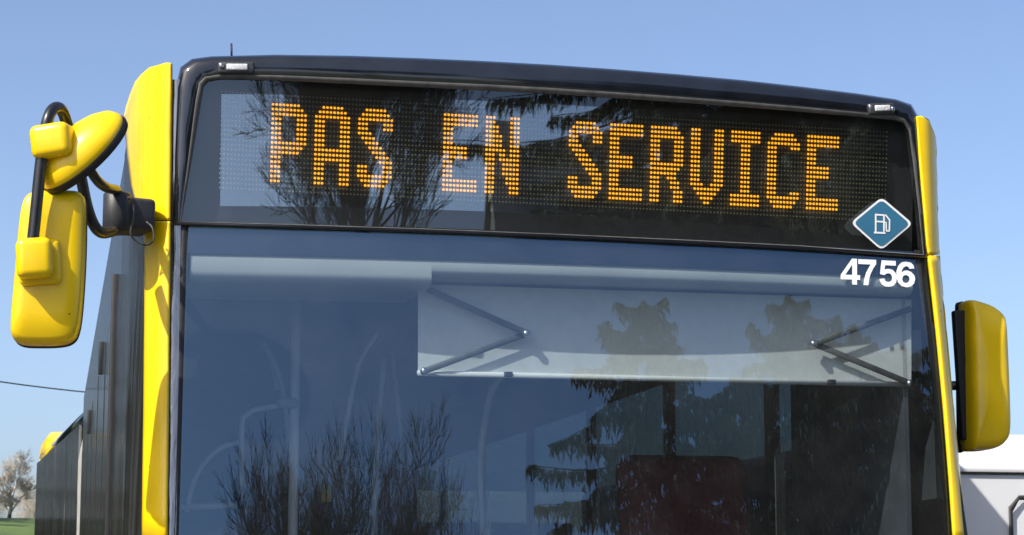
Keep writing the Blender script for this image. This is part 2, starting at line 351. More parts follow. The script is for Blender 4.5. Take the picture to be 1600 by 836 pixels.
# left roof fairing and pillar cover
rows = lerp_rows([(99, 268, 262), (106, 268, 236), (116, 268, 224), (128, 268, 214), (145, 268, 207), (165, 267.5, 200), (185, 267.5, 195.5), (205, 267, 197.5), (240, 267, 201), (290, 266.5, 207), (330, 266, 218), (344, 266, 223)], 3)
vs, fs = cpatch(rows, -1, .012, 14); solid(mk('roof_fairing', vs, fs, YEL, bus), .012)
rows = lerp_rows([(346, 266, 223.5), (365, 265.8, 227), (385, 265.5, 228.5), (500, 264.5, 228), (660, 263, 226.5), (850, 261, 224)], 4)
vs, fs = cpatch(rows, -1, .012, 12); lp = solid(mk('pillar_cover', vs, fs, YEL, bus), .012)
def lower_pillar(side):
    zt = 1.56
    s0, s1 = (1.05, 3.6)
    vs, fs = grid(lambda u, v: corner(s0+(s1-s0)*u, zt-v*1.2, side, .011), 10, 8); return solid(mk('lower_pillar', vs, fs, YEL, bus), .012)
# right side, yellow strip then dark corner
rows = lerp_rows([(182, 1432, 1439), (190, 1432, 1450), (207, 1433, 1457), (240, 1435, 1466), (290, 1439, 1475.5), (345, 1444, 1480), (383, 1447, 1482.5), (398, 1449.5, 1483.5)], 3)
vs, fs = cpatch(rows, 1, .012, 10, 5.2); solid(mk('roof_fairing', vs, fs, YEL, bus), .012)
rows = lerp_rows([(400, 1450, 1483.5), (440, 1455, 1486), (520, 1464, 1491), (640, 1475.5, 1499.5), (760, 1484.5, 1508.5), (850, 1490, 1515)], 4)
vs, fs = cpatch(rows, 1, .012, 10, 5.2); solid(mk('pillar_cover', vs, fs, YEL, bus), .012)
for side in (-1, 1):
    lower_pillar(side)
    vs, fs = grid(lambda u, v: corner(.9+4.85*u, ZTIP-(ZTIP-.38)*v, side, .0), 36, 24)
    mk('corner_glass', vs, fs, STREAK if side < 0 else SIDE, bus)
    # gap between display frame and pillar
# roof cap, front nose lower panel
def rf(u, v):
    x = (-1.31+2.62*u)*(.9 if v == 0 else 1); y = .11+10.85*v; e = abs(-1+2*u)
    return Vector((x, y, 2.86+.10*(1-e**4)))
vs, fs = grid(rf, 24, 24); mk('roof', vs, fs, BLK, bus)
vs, fs = grid(lambda u, v: Vector((-1.22+2.44*u, ysurf(-1.22+2.44*u, .96)-.004-.03*math.sin(v*math.pi), .96-.62*v)), 24, 8); mk('nose_panel', vs, fs, YEL, bus)
# --- sides of the front section
def pane_x(side, y0, y1, z0, z1, m, name, x=1.33, bev=.006, t=.03):
    vs, fs = box(-t/2, t/2, y0, y1, z0, z1, bev); o = mk(name, [Vector((v[0]+side*(x-t/2), v[1], v[2])) for v in vs], fs, m, bus, smooth=False); return o
ys = [1.20, 1.88, 3.35, 4.85, 6.35, 7.85, 9.35, 10.75]
for i in range(len(ys)-1):
    pane_x(-1, ys[i]+.015, ys[i+1]-.015, 1.05, 2.52, FLANK, 'side_window')
    o = pane_x(1, ys[i]+.015, ys[i+1]-.015, 1.05, 2.418, G_SIDE, 'side_window', t=.008)
for y in ys[1:-1]:
    pane_x(-1, y-.014, y+.014, 0.4, 2.53, RUB, 'window_post', x=1.3315); pane_x(1, y-.06, y+.06, .4, 2.53, BLK, 'window_post', x=1.327)
pane_x(-1, 1.22, 10.75, 2.525, ZTIP, FLANK, 'cantrail', x=1.328); pane_x(1, 1.22, 10.75, 2.412, ZTIP, BLK, 'cantrail')
pane_x(-1, 1.22, 10.75, .35, 1.045, YEL, 'side_panel', x=1.332); pane_x(1, 1.22, 10.75, .35, 1.045, YEL, 'side_panel', x=1.332)
# door gaskets and a door edge standing a little proud
for y, z0, z1 in ((1.86, .4, 2.62), (4.1, 2.46, 2.62), (7.2, 2.4, 2.55)):
    vs, fs = box(-1.346, -1.325, y, y+.03, z0, z1, .004); mk('door_gasket', vs, fs, RUB, bus)
# --- bellows and rear section, bent a few degrees at the joint
J = Matrix.Translation((0, 11.5, 0)) @ Matrix.Rotation(R_(4.0), 4, 'Z')
def JT(vs): return [J @ Vector(v) for v in vs]
ls = []
for k in range(25):
    t = k/24; y = 10.8+1.35*t; r = 1.0+(.02 if k % 2 else -.02); ang = R_(4.0)*t
    prof = [(-1.26, .5), (-1.28, 2.5), (-1.24, 2.75), (-1.1, 2.87), (0, 2.92), (1.1, 2.87), (1.24, 2.75), (1.28, 2.5), (1.26, .5)]
    c = math.cos(ang); s = math.sin(ang)
    ls.append([Vector((p[0]*r*c-(y-11.5)*s*(1 if y > 11.5 else 0), y+p[0]*r*s, p[1]*(.5+.5*r))) for p in prof])
m = len(ls[0]); vs = [v for l in ls for v in l]; fs = [(j*m+i, j*m+i+1, (j+1)*m+i+1, (j+1)*m+i) for j in range(24) for i in range(m-1)]
mk('bellows', vs, fs, BELL, bus)
def rear(name, parts, m, smooth=False):
    vs, fs = join(*parts); return mk(name, JT(vs), fs, m, bus, smooth)
rear('rear_roof', [box(-1.26, 1.26, .68, 6.3, 2.86, 2.98, .05)], BLK, True)
ry = [.68, 2.05, 3.45, 4.85, 6.25]
for i in range(4):
    for s in (-1, 1): rear('rear_window', [box(s*1.285-.012, s*1.285+.012, ry[i]+.02, ry[i+1]-.02, 1.05, 2.84, .004)], FLANK)
for s in (-1, 1): rear('rear_side_panel', [box(s*1.287-.015, s*1.287+.015, .68, 6.3, .35, 1.04, .004)], YEL)
rear('rear_wall', [box(-1.27, 1.27, 6.25, 6.33, .35, 2.9, .03)], YEL)
hump = smoothpoly([(-1.27, 4.5, 2.9), (-1.27, 5.0, 3.06), (-1.27, 5.6, 3.16), (-1.27, 6.2, 3.10), (-1.27, 6.42, 2.85), (-1.27, 5.5, 2.84)], 4)
rear('roof_pod', [loops([[Vector((x*s, p.y, 2.9+(p.z-2.9)*q)) for p in hump] for x, q, s in ((-1, .55, 1.26), (-1, .9, 1.2), (-.6, 1.1, 1), (.6, 1.1, 1), (1, .9, 1.2), (1, .55, 1.26))], True, True)], YEL, True)
rear('roof_pod_cowl', [box(-1.0, 1.0, 3.3, 4.55, 2.97, 3.2, .07)], BLK, True)
# wheels
for x in (-1.15, 1.15):
    for y in (2.75, 8.9, 14.6):
        ls = [[Vector((x+dx, y+r*math.cos(k*math.pi/12), .48+r*math.sin(k*math.pi/12))) for k in range(24)] for dx, r in ((-.13, .25), (-.14, .42), (-.11, .48), (.11, .48), (.14, .42), (.13, .25))]
        vs, fs = loops(ls, True, True); wo = mk('wheel', vs, fs, RUB, bus)
# --- marker lights, antenna
for (cx, cy, ww) in ((369, 106.5, 58), (1376, 170.5, 49)):
    p = S(cx, cy, .018); wd = ww*.00192
    rt = Matrix.Rotation(-.035 if cx < 800 else -.09, 3, 'Y') @ Matrix.Rotation(.065*p.x, 3, 'Z')
    vs, fs = rbox(p, (wd, .022, .038), rt, .008); o = mk('marker_light', vs, fs, PLA, bus)
    vs, fs = rbox(p+Vector((.002, -.010, .001)), (wd*.58, .012, .020), rt, .004); mk('lens', vs, fs, LENS, o)
    for s in (-1, 1):
        vs, fs = rbox(p+Vector((s*wd*.41, -.008, .002-s*wd*.41*.04)), (.014, .012, .016), rt, .005); mk('screw_cap', vs, fs, STEEL, o)
p = U(362, 92, .5)
vs, fs = tube([p, U(361.5, 68, .5)], .0035, 6); mk('antenna', vs, fs, RUB, bus)
# --- fuel sticker and fleet number
def SP(pts, off): return [S(x, y, off) for x, y in pts]
dia = [(1377.5, 308), (1426.5, 349.5), (1377, 391), (1329, 348)]
def rounded(pts, r):
    out = []; n = len(pts)
    for i in range(n):
        p, a, b = Vector(pts[i]), Vector(pts[i-1]), Vector(pts[(i+1) % n])
        e1 = p+(a-p).normalized()*r; e2 = p+(b-p).normalized()*r
        for t in (0, .25, .5, .75, 1): out.append(tuple(e1*(1-t)**2+p*2*t*(1-t)+e2*t*t))
    return out
cen = Vector((1377.5, 349))
def shrink(pts, k): return [tuple(cen+(Vector(p)-cen)*k) for p in pts]
rd = rounded(dia, 9)
st = mk('fuel_sticker', SP(rd, .004), [tuple(range(len(rd)))], WHITE, bus, smooth=False)
r2 = rounded(shrink(dia, .90), 8); mk('sticker_field', SP(r2, .0052), [tuple(range(len(r2)))], TEAL, st, smooth=False)
parts = []
def strip(a, b, wd):
    a, b = Vector(a), Vector(b); d = (b-a).normalized(); nn = Vector((-d.y, d.x))*wd/2
    q = [a+nn, b+nn, b-nn, a-nn]; return (SP([tuple(v) for v in q], .0064), [(0, 1, 2, 3)])
for a, b, wd in (((1368.3, 334), (1368.3, 363), 2.6), ((1367, 335.3), (1382.5, 336.3), 2.6), ((1369.6, 346), (1380, 346.6), 2.4), ((1381.2, 337.6), (1381.2, 362), 2.6), ((1365.5, 363.3), (1383.5, 364.2), 2.8), ((1382.5, 347.5), (1385.2, 347.5), 1.9), ((1384.6, 347), (1384.9, 360), 2.0), ((1384.4, 360.6), (1389.6, 361.2), 2.2), ((1389.6, 361.6), (1390, 343), 2.2), ((1390.6, 344.5), (1383.4, 335.4), 2.2)):
    parts.append(strip(a, b, wd))
vs, fs = join(*parts); mk('pump_symbol', vs, fs, WHITE, st, smooth=False)
DIG = {
'4': [[(.56, 1), (.80, 1), (.80, .37), (.95, .37), (.95, .19), (.80, .19), (.80, 0), (.57, 0), (.57, .19), (.02, .19), (.02, .36)], [(.57, .37), (.24, .37), (.57, .77)]],
'7': [[(.05, 1), (.95, 1), (.95, .84), (.80, .66), (.66, .42), (.58, .18), (.56, 0), (.31, 0), (.34, .2), (.44, .48), (.60, .72), (.68, .81), (.05, .81)]],
'5': [[(.14, 1), (.88, 1), (.88, .81), (.33, .81), (.30, .64), (.42, .67), (.54, .675), (.72, .64), (.87, .53), (.94, .35), (.90, .17), (.77, .04), (.56, -.015), (.34, -.01), (.16, .06), (.05, .2), (.03, .27), (.28, .30), (.34, .2), (.47, .165), (.60, .19), (.68, .27), (.69, .36), (.64, .46), (.52, .51), (.39, .49), (.29, .43), (.06, .46)]],
'6': [[(.92, .75), (.68, .73), (.62, .81), (.52, .83), (.40, .78), (.32, .66), (.305, .56), (.42, .64), (.56, .66), (.76, .61), (.92, .47), (.955, .32), (.90, .15), (.75, .03), (.53, -.015), (.30, .03), (.13, .17), (.05, .38), (.055, .62), (.14, .83), (.30, .97), (.52, 1.015), (.74, .98), (.87, .88)], [(.50, .48), (.38, .43), (.33, .32), (.37, .20), (.50, .15), (.63, .20), (.69, .32), (.64, .43)]]}
for ch, (x0, x1, yt, yb) in zip('4756', ((1313.5, 1344, 404, 444.5), (1341, 1369, 405.5, 445.5), (1374, 1401.5, 407, 448), (1400.5, 1430, 408.5, 449))):
    cu = bpy.data.curves.new('d', 'CURVE'); cu.dimensions = '2D'; cu.fill_mode = 'BOTH'
    for lp in DIG[ch]:
        sp = cu.splines.new('POLY'); sp.points.add(len(lp)-1); sp.use_cyclic_u = True
        for pt, (a_, b_) in zip(sp.points, lp): pt.co = (a_, b_, 0, 1)
    to = bpy.data.objects.new('d', cu); C.objects.link(to); dg = bpy.context.evaluated_depsgraph_get(); me = bpy.data.meshes.new_from_object(to.evaluated_get(dg))
    bpy.data.objects.remove(to)
    xs = [v.co.x for v in me.vertices]; yy = [v.co.y for v in me.vertices]
    for v in me.vertices:
        u = (v.co.x-min(xs))/(max(xs)-min(xs)); q = (v.co.y-min(yy))/(max(yy)-min(yy))
        v.co = S(x0+(x1-x0)*u, yb+(yt-yb)*q+(u-.5)*1.2, .003)
    me.materials.clear(); me.materials.append(WHITE); o = bpy.data.objects.new('fleet_digit', me); C.objects.link(o); o.parent = bus
# --- left mirror assembly
mir = bpy.data.objects.new('wing_mirror', None); C.objects.link(mir); mir.parent = bus
def pillow(out, dirv, prof):            # out: 3-D outline, prof: (scale, depth along dirv)
    c = sum(out, Vector())/len(out); return loops([[c+(p-c)*s+dirv*d for p in out] for s, d in prof], True, True)
YM = -.36
o_main = [(45, 303), (60, 297.5), (90, 297), (118, 298), (129, 304), (133, 320), (132, 400), (127, 480), (121, 518), (111, 533), (92, 538.5), (60, 539.5), (34, 538), (20.5, 529), (16.5, 508), (22, 440), (30, 350), (36, 316)]
out = smoothpoly([U(x, y, YM) for x, y in o_main], 3)
fwd = Vector((-.10, -1, 0)).normalized()
vs, fs = pillow(out, fwd, ((.93, -.062), (.985, -.055), (1, -.02), (.985, .014), (.955, .027), (.91, .034), (.6, .039), (.2, .041)))
mk('mirror_housing', vs, fs, YEL, mir)
vs, fs = pillow(out, fwd, ((.96, -.075), (1.004, -.070), (1.004, -.054), (.96, -.05))); mk('mirror_rim', vs, fs, RUB, mir)
p = U(54, 404, YM-.075); vs, fs = rbox(p, (.098, .07, .112), Matrix.Rotation(R_(-5), 3, 'Y'), .022, 4); mk('mirror_clamp', vs, fs, YEL, mir)
p = U(62, 410, YM-.045); vs, fs = rbox(p, (.116, .04, .128), Matrix.Rotation(R_(-5), 3, 'Y'), .018, 3); mk('clamp_base', vs, fs, YEL, mir)
vs, fs = tube([U(44, 434, YM-.078), U(48, 405, YM-.078), U(55, 340, YM-.078), U(63, 262, YM-.078), U(69, 215, YM-.078), U(75, 186, YM-.078), U(83, 170.5, YM-.055), U(93, 169, YM-.02), U(101, 182, YM+.02), U(112, 220, YM+.07), U(125, 270, YM+.11), U(136, 322, YM+.14), U(147, 352, YM+.17), U(160, 364, YM+.22), U(180, 360, YM+.30)], .0165, 14)
mk('mirror_arm', vs, fs, TUBE, mir)
vs, fs = tube([U(118, 240, YM+.09), U(138, 262, YM+.13), U(152, 282, YM+.18), U(166, 293, YM+.24), U(182, 297, YM+.32)], .015, 12); mk('arm_brace', vs, fs, TUBE, mir)
p = U(183, 331, .0); ls = [[p+Vector((r*math.cos(k*math.pi/10), r*math.sin(k*math.pi/10), dz)) for k in range(20)] for r, dz in ((.036, -.066), (.042, -.06), (.042, .052), (.036, .058))]
vs, fs = loops(ls, True, True); mk('arm_bracket', vs, fs, PLA, mir)
vs, fs = rbox(p+Vector((.05, .06, -.003)), (.10, .13, .10), Matrix.Rotation(.3, 3, 'Z'), .015); mk('bracket_mount', vs, fs, PLA, mir)
# kerb mirror: a bowl opening down towards the door
m_ax = (U(187, 184, YM)-U(73, 294, YM)).normalized(); nb = Vector((-.66, -.52, .55)); nb = (nb-m_ax*nb.dot(m_ax)).normalized(); t_ax = m_ax.cross(nb)
kc = (U(187, 184, YM-.02)+U(74, 294, YM-.02))/2
def ell(a, b, h, sh=0): return [kc+m_ax*(a*math.cos(k*math.pi/16)+sh)+t_ax*b*math.sin(k*math.pi/16)+nb*h for k in range(32)]
vs, fs = loops([ell(.146, .094, -.004), ell(.149, .097, .006), ell(.146, .095, .018), ell(.134, .086, .036), ell(.110, .07, .053, -.004), ell(.075, .05, .066, -.008), ell(.035, .025, .073, -.012)], True, True); mk('kerb_mirror_shell', vs, fs, YEL, mir)
vs, fs = loops([ell(.135, .085, -.022), ell(.150, .098, -.018), ell(.153, .101, -.003), ell(.150, .098, .004)], True, False); mk('kerb_mirror_rim', vs, fs, RUB, mir)
p = U(84, 222, YM-.07); vs, fs = rbox(p, (.112, .10, .095), Matrix.Rotation(R_(-8), 3, 'Y') @ Matrix.Rotation(R_(-18), 3, 'Z'), .022, 4); mk('kerb_mirror_clamp', vs, fs, YEL, mir)
p = U(98, 245, YM-.03); vs, fs = rbox(p, (.08, .09, .075), Matrix.Rotation(R_(30), 3, 'Y'), .018, 3); mk('kerb_mirror_neck', vs, fs, YEL, mir)
vs, fs = tube([U(200, 308, -.06), U(208, 318, -.05), U(209, 340, -.04), U(204, 365, -.03), U(215, 378, -.02), U(230, 383, -.02), U(240, 374, -.03), U(238, 356, -.03), U(229, 347, -.01)], .0028, 6); mk('mirror_cable', vs, fs, SEAL, mir)
# --- right mirror
mr = bpy.data.objects.new('wing_mirror', None); C.objects.link(mr); mr.parent = bus
o_r = [(1513, 469), (1530, 471), (1549, 478), (1562, 489), (1567, 505), (1570, 560), (1573, 640), (1573, 675), (1568, 692), (1555, 701), (1535, 703), (1522, 702.5), (1515, 700), (1513, 640), (1512, 560), (1511, 490)]
YR = .30
out = smoothpoly([U(x, y, YR) for x, y in o_r], 3); fr = Vector((.12, -1, 0)).normalized()
vs, fs = pillow(out, fr, ((.93, -.07), (.985, -.06), (1, -.02), (.985, .012), (.95, .028), (.86, .038), (.6, .046), (.2, .05))); mk('mirror_housing', vs, fs, YEL, mr)
vs, fs = pillow(out, fr, ((.96, -.082), (1.004, -.078), (1.004, -.058), (.96, -.055))); mk('mirror_rim', vs, fs, RUB, mr)
vs, fs = rbox((U(1505, 586, YR+.03)), (.05, .03, .44), Matrix.Rotation(R_(-2), 3, 'Y'), .008); mk('mirror_hinge', vs, fs, RUB, mr)
vs, fs = tube([U(1506, 600, YR+.06), U(1500, 602, YR+.08), Vector((1.27, YR+.15, U(1500, 602, YR).z))], .016, 10); mk('mirror_arm', vs, fs, TUBE, mr)
# ------------------------------------------------------------------ inside the bus
def ext(prof, x0, x1, n=1):               # profile (y, z) extruded along x
    vs = [Vector((x0+(x1-x0)*i/n, p[0]+BOW*((x0+(x1-x0)*i/n)/1.1)**2, p[1])) for i in range(n+1) for p in prof]; k = len(prof)
    fs = [(i*k+j, i*k+j+1, (i+1)*k+j+1, (i+1)*k+j) for i in range(n) for j in range(k-1)]
    return vs, fs
vs, fs = ext([(.05, 2.50), (.004, 2.43), (-.002, 2.41), (-.010, 2.365), (-.006, 2.347), (.02, 2.333), (.5, 2.35)], -1.16, -.43, 10); cs = mk('header_casing', vs, fs, CASE, bus)
vs, fs = ext([(.05, 2.50), (.004, 2.43), (-.002, 2.41), (-.007, 2.385), (.0, 2.372), (.02, 2.364), (.5, 2.38)], -.43, 1.16, 16); mk('header_casing', vs, fs, CASE, bus)
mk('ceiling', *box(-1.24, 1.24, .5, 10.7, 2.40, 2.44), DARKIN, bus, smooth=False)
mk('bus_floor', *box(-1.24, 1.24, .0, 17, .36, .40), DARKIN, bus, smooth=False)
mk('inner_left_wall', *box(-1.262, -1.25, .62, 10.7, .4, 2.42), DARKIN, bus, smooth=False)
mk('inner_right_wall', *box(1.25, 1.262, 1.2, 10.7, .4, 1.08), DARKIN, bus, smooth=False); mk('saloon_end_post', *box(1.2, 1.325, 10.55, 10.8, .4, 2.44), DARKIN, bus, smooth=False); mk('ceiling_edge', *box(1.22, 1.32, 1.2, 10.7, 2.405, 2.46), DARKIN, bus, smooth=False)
mk('dashboard', *box(-1.2, 1.2, -.02, .55, .45, 1.18, .05), PLA, bus)
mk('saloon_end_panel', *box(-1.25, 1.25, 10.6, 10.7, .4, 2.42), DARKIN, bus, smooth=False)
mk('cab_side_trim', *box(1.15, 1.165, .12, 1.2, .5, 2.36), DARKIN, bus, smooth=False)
# sun blind with its scissor arms
bl = mk('sun_blind', *loops([[U(653, 444, .12), U(653, 583, .12), U(1424, 602, .12), U(1424, 468, .12)], [U(653, 444, .125), U(653, 583, .125), U(1424, 602, .125), U(1424, 468, .125)]], True, True), BLIND, bus, smooth=False)
mk('blind_bar', *tube([U(652, 583, .115), U(1425, 601, .115)], .009, 10), BLIND, bl)
for pts in (((668, 452), (823, 521), (663, 580)), ((1424, 482), (1272, 537), (1422, 599))):
    for a, b in ((pts[0], pts[1]), (pts[1], pts[2])):
        A_, B_ = U(*a, .085 if a == pts[0] else .095), U(*b, .085 if a == pts[0] else .095); d = (B_-A_); L = d.length; ang = math.atan2(d.z, d.x)
        mk('scissor_arm', *rbox((A_+B_)/2, (L, .005, .020), Matrix.Rotation(-ang, 3, 'Y'), .002, 1), SEAL, bl)
    for a in pts[1:]:
        p = U(*a, .08); mk('pivot', *loops([[p+Vector((r*math.cos(k*math.pi/6), dy, r*math.sin(k*math.pi/6))) for k in range(12)] for r, dy in ((.012, .01), (.012, -.004), (.006, -.008))], True, True), STEEL, bl)
for a in ((794, 585), (1299, 597)): mk('blind_clip', *rbox(U(*a, .105), (.026, .02, .016), None, .003), PLA, bl)
# grab pole, ticket reader, hand rails, straps
mk('grab_pole', *tube([U(463, 466, .9), Vector((U(463, 466, .9).x, .9, .4))], .017, 12), RAIL, bus)
mk('pole_flange', *tube([U(463, 469, .9), U(463, 465, .9)], .04, 14), CASE, bus)
p = U(449, 630, .87); mk('camera_pod', *rbox(p, (.07, .05, .033), None, .012), CASE, bus)
for pts, yy, r in (([(378, 760), (378, 665), (384, 650), (400, 640), (440, 633)], 1.2, .010), ([(292, 800), (300, 760), (318, 725), (345, 700), (378, 690)], 1.3, .010), ([(590, 520), (560, 570), (545, 640), (530, 720)], 1.6, .010), ([(417, 545), (440, 600), (452, 690)], 2.0, .012), ([(405, 520), (425, 570), (434, 610)], 2.1, .012), ([(585, 836), (588, 700), (600, 560)], 1.9, .012), ([(268, 793), (370, 790)], 1.3, .012), ([(755, 836), (750, 720), (765, 620), (782, 590)], 2.0, .015), ([(612, 545), (628, 690)], 2.3, .010)):
    mk('hand_rail', *tube([U(x, y, yy) for x, y in pts], r, 8), RAIL, bus)
for x in (505, 514):
    p = U(x, 770, 1.5); mk('hanging_strap', *loops([[p+Vector((sx*wd, .004*sy, dz)) for sx, sy in ((-1, -1), (1, -1), (1, 1), (-1, 1))] for wd, dz in ((.004, .03), (.008, -.01), (.009, -.03), (.004, -.034))], True, True), YEL, bus)
mk('red_strap', *tube([U(402, 735, 1.6), U(410, 780, 1.6), U(416, 822, 1.6)], .014, 6), REDF, bus)
mk('ceiling_duct', *rbox(U(520, 507, 3.2)+Vector((.25, 0, 0)), (1.3, .5, .07), None, .02), mat('duct', (.25, .17, .13), .6), bus)
# driver's cab at the right
mk('driver_seat', *rbox(U(1070, 790, 1.25)-Vector((0, 0, .17)), (.50, .14, .72), Matrix.Rotation(R_(-8), 3, 'X'), .06, 4), REDF, bus)
xa, xb = U(1350, 700, .95).x, U(1432, 700, .95).x
cp = mk('cab_partition', *box(xa, xb, .95, .99, .5, U(1400, 615, .95).z, .006), GREYIN, bus, smooth=False)
mk('partition_edge', *box(xb-.035, xb-.012, .93, .949, .5, U(1400, 628, .95).z, .004), STEEL, cp)
for q in ((1372, 617), (1410, 629), (1373, 788), (1420, 790), (1412, 698)): mk('bolt', *rbox(U(*q, .945), (.010, .010, .010), None, .003), STEEL, cp)
mk('cab_panel', *box(U(1258, 765, 1.1).x, U(1335, 765, 1.1).x, 1.1, 1.13, .5, U(1300, 762, 1.1).z, .006), GREYIN, bus, smooth=False)
mk('door_stay', *tube([U(1348, 620, .85), U(1352, 650, .85), U(1380, 740, .84), U(1412, 845, .83)], .008, 8), RUB, bus)
mk('window_light_patch', *box(U(1418, 540, .3).x, U(1440, 540, .3).x, .3, .304, U(1430, 580, .3).z, U(1430, 515, .3).z, 0), WHITE, bus, smooth=False)  # added white patch standing in for daylight through the side window
mk('side_pad', *loops([[U(x, y, yy) for x, y in ((1459, 655), (1466, 778), (1440, 782), (1446, 700))] for yy in (.28, .30)], True, True), CASE, bus, smooth=False)
for i, (x, y) in enumerate([(-.95, 2.6), (-.5, 2.6), (-.95, 4.2), (-.5, 4.2), (.5, 3.4), (.95, 3.4), (.5, 5.0), (.95, 5.0), (-.95, 6), (.7, 6.6)]):
    s = mk('passenger_seat', *rbox((x, y, 1.22), (.42, .09, .62), Matrix.Rotation(R_(-8), 3, 'X'), .05, 3), REDF if x < 0 else CASE, bus)
    mk('seat_base', *rbox((x, y+.0-.22, .9), (.42, .42, .09), None, .03), REDF, s)
# ------------------------------------------------------------------ neighbours
van = thing('white_van', 'white van parked close beside the bus, behind its offside mirror', 'van', (2.7, 2.0, 0))
vy, vx0, vx1 = 2.0, 1.72, 3.72
zt = U(1560, 682, vy+.25).z; zs = U(1560, 735, vy).z
prof = [(vy-.02, .45), (vy-.03, 1.0), (vy, zs-.02)]
def vsheet(prof, name, m, x0=vx0, x1=vx1):
    ls = []
    for x, k in ((x0, .05), (x0+.06, .012), (x0+.16, 0), (x1-.16, 0), (x1-.06, .012), (x1, .05)): ls.append([Vector((x, p[0]+k, p[1])) for p in prof])
    k = len(prof); vs = [v for l in ls for v in l]; fs = [(i*k+j, i*k+j+1, (i+1)*k+j+1, (i+1)*k+j) for i in range(len(ls)-1) for j in range(k-1)]
    return mk(name, vs, fs, m, van)
vsheet(prof, 'front_panel', VANW)
vsheet([(vy-.016, zs-.008), (vy-.02, zs+.004), (vy-.012, zs+.022), (vy+.10, zs+.055), (vy+.28, zt), (vy+.5, zt+.03)], 'roof_edge', VANW)
mk('van_body', *box(vx0+.01, vx1-.01, vy+.06, vy+4.8, .35, zt-.02, .06), VANW, van)
hx = U(1574, 800, vy-.01)
ls = []
for off, e in ((-.004, 0), (-.010, .006), (-.010, .014), (-.004, .02)):
    r = [(hx.x+e, .9), (hx.x+e, hx.z+.02-e), (hx.x+.05, hx.z+.07-e), (hx.x+.6-e, hx.z+.07-e), (hx.x+.65-e, hx.z+.02), (hx.x+.65-e, .9)]
    ls.append([Vector((x, vy-.016+off, z)) for x, z in r])
m = 6; mk('hatch_frame', [v for l in ls for v in l], [(j*m+i, j*m+i+1, (j+1)*m+i+1, (j+1)*m+i) for j in range(3) for i in range(m-1)], PLA, van)
for x in (vx0+.15, vx1-.15):
    for y in (vy+.8, vy+3.8):
        ls = [[Vector((x+dx, y+r*math.cos(k*math.pi/10), .33+r*math.sin(k*math.pi/10))) for k in range(20)] for dx, r in ((-.1, .2), (-.1, .33), (.1, .33), (.1, .2))]
        mk('wheel', *loops(ls, True, True), RUB, van)
b2 = thing('parked_bus', 'white and yellow bus parked farther back, glimpsed through the saloon windows', 'bus', (10, 31, 0))
mk('upper_body', *box(4, 16, 30, 32.5, 1.55, 3.2, .12), WHITE, b2); mk('lower_body', *box(3.98, 16.02, 29.98, 32.52, .45, 1.545, .05), YEL, b2)
for i in range(7): mk('window', *box(4.3+i*1.62, 5.75+i*1.62, 29.96, 30.0, 1.7, 2.65, .004), SIDE, b2, smooth=False)
for y in (6.5, 13):
    ls = [[Vector((y+r*math.cos(k*math.pi/10), 30.04+dx, .55+r*math.sin(k*math.pi/10))) for k in range(20)] for dx, r in ((-.06, .2), (-.06, .46), (.2, .46), (.2, .2))]
    mk('wheel', *loops(ls, True, True), RUB, b2)
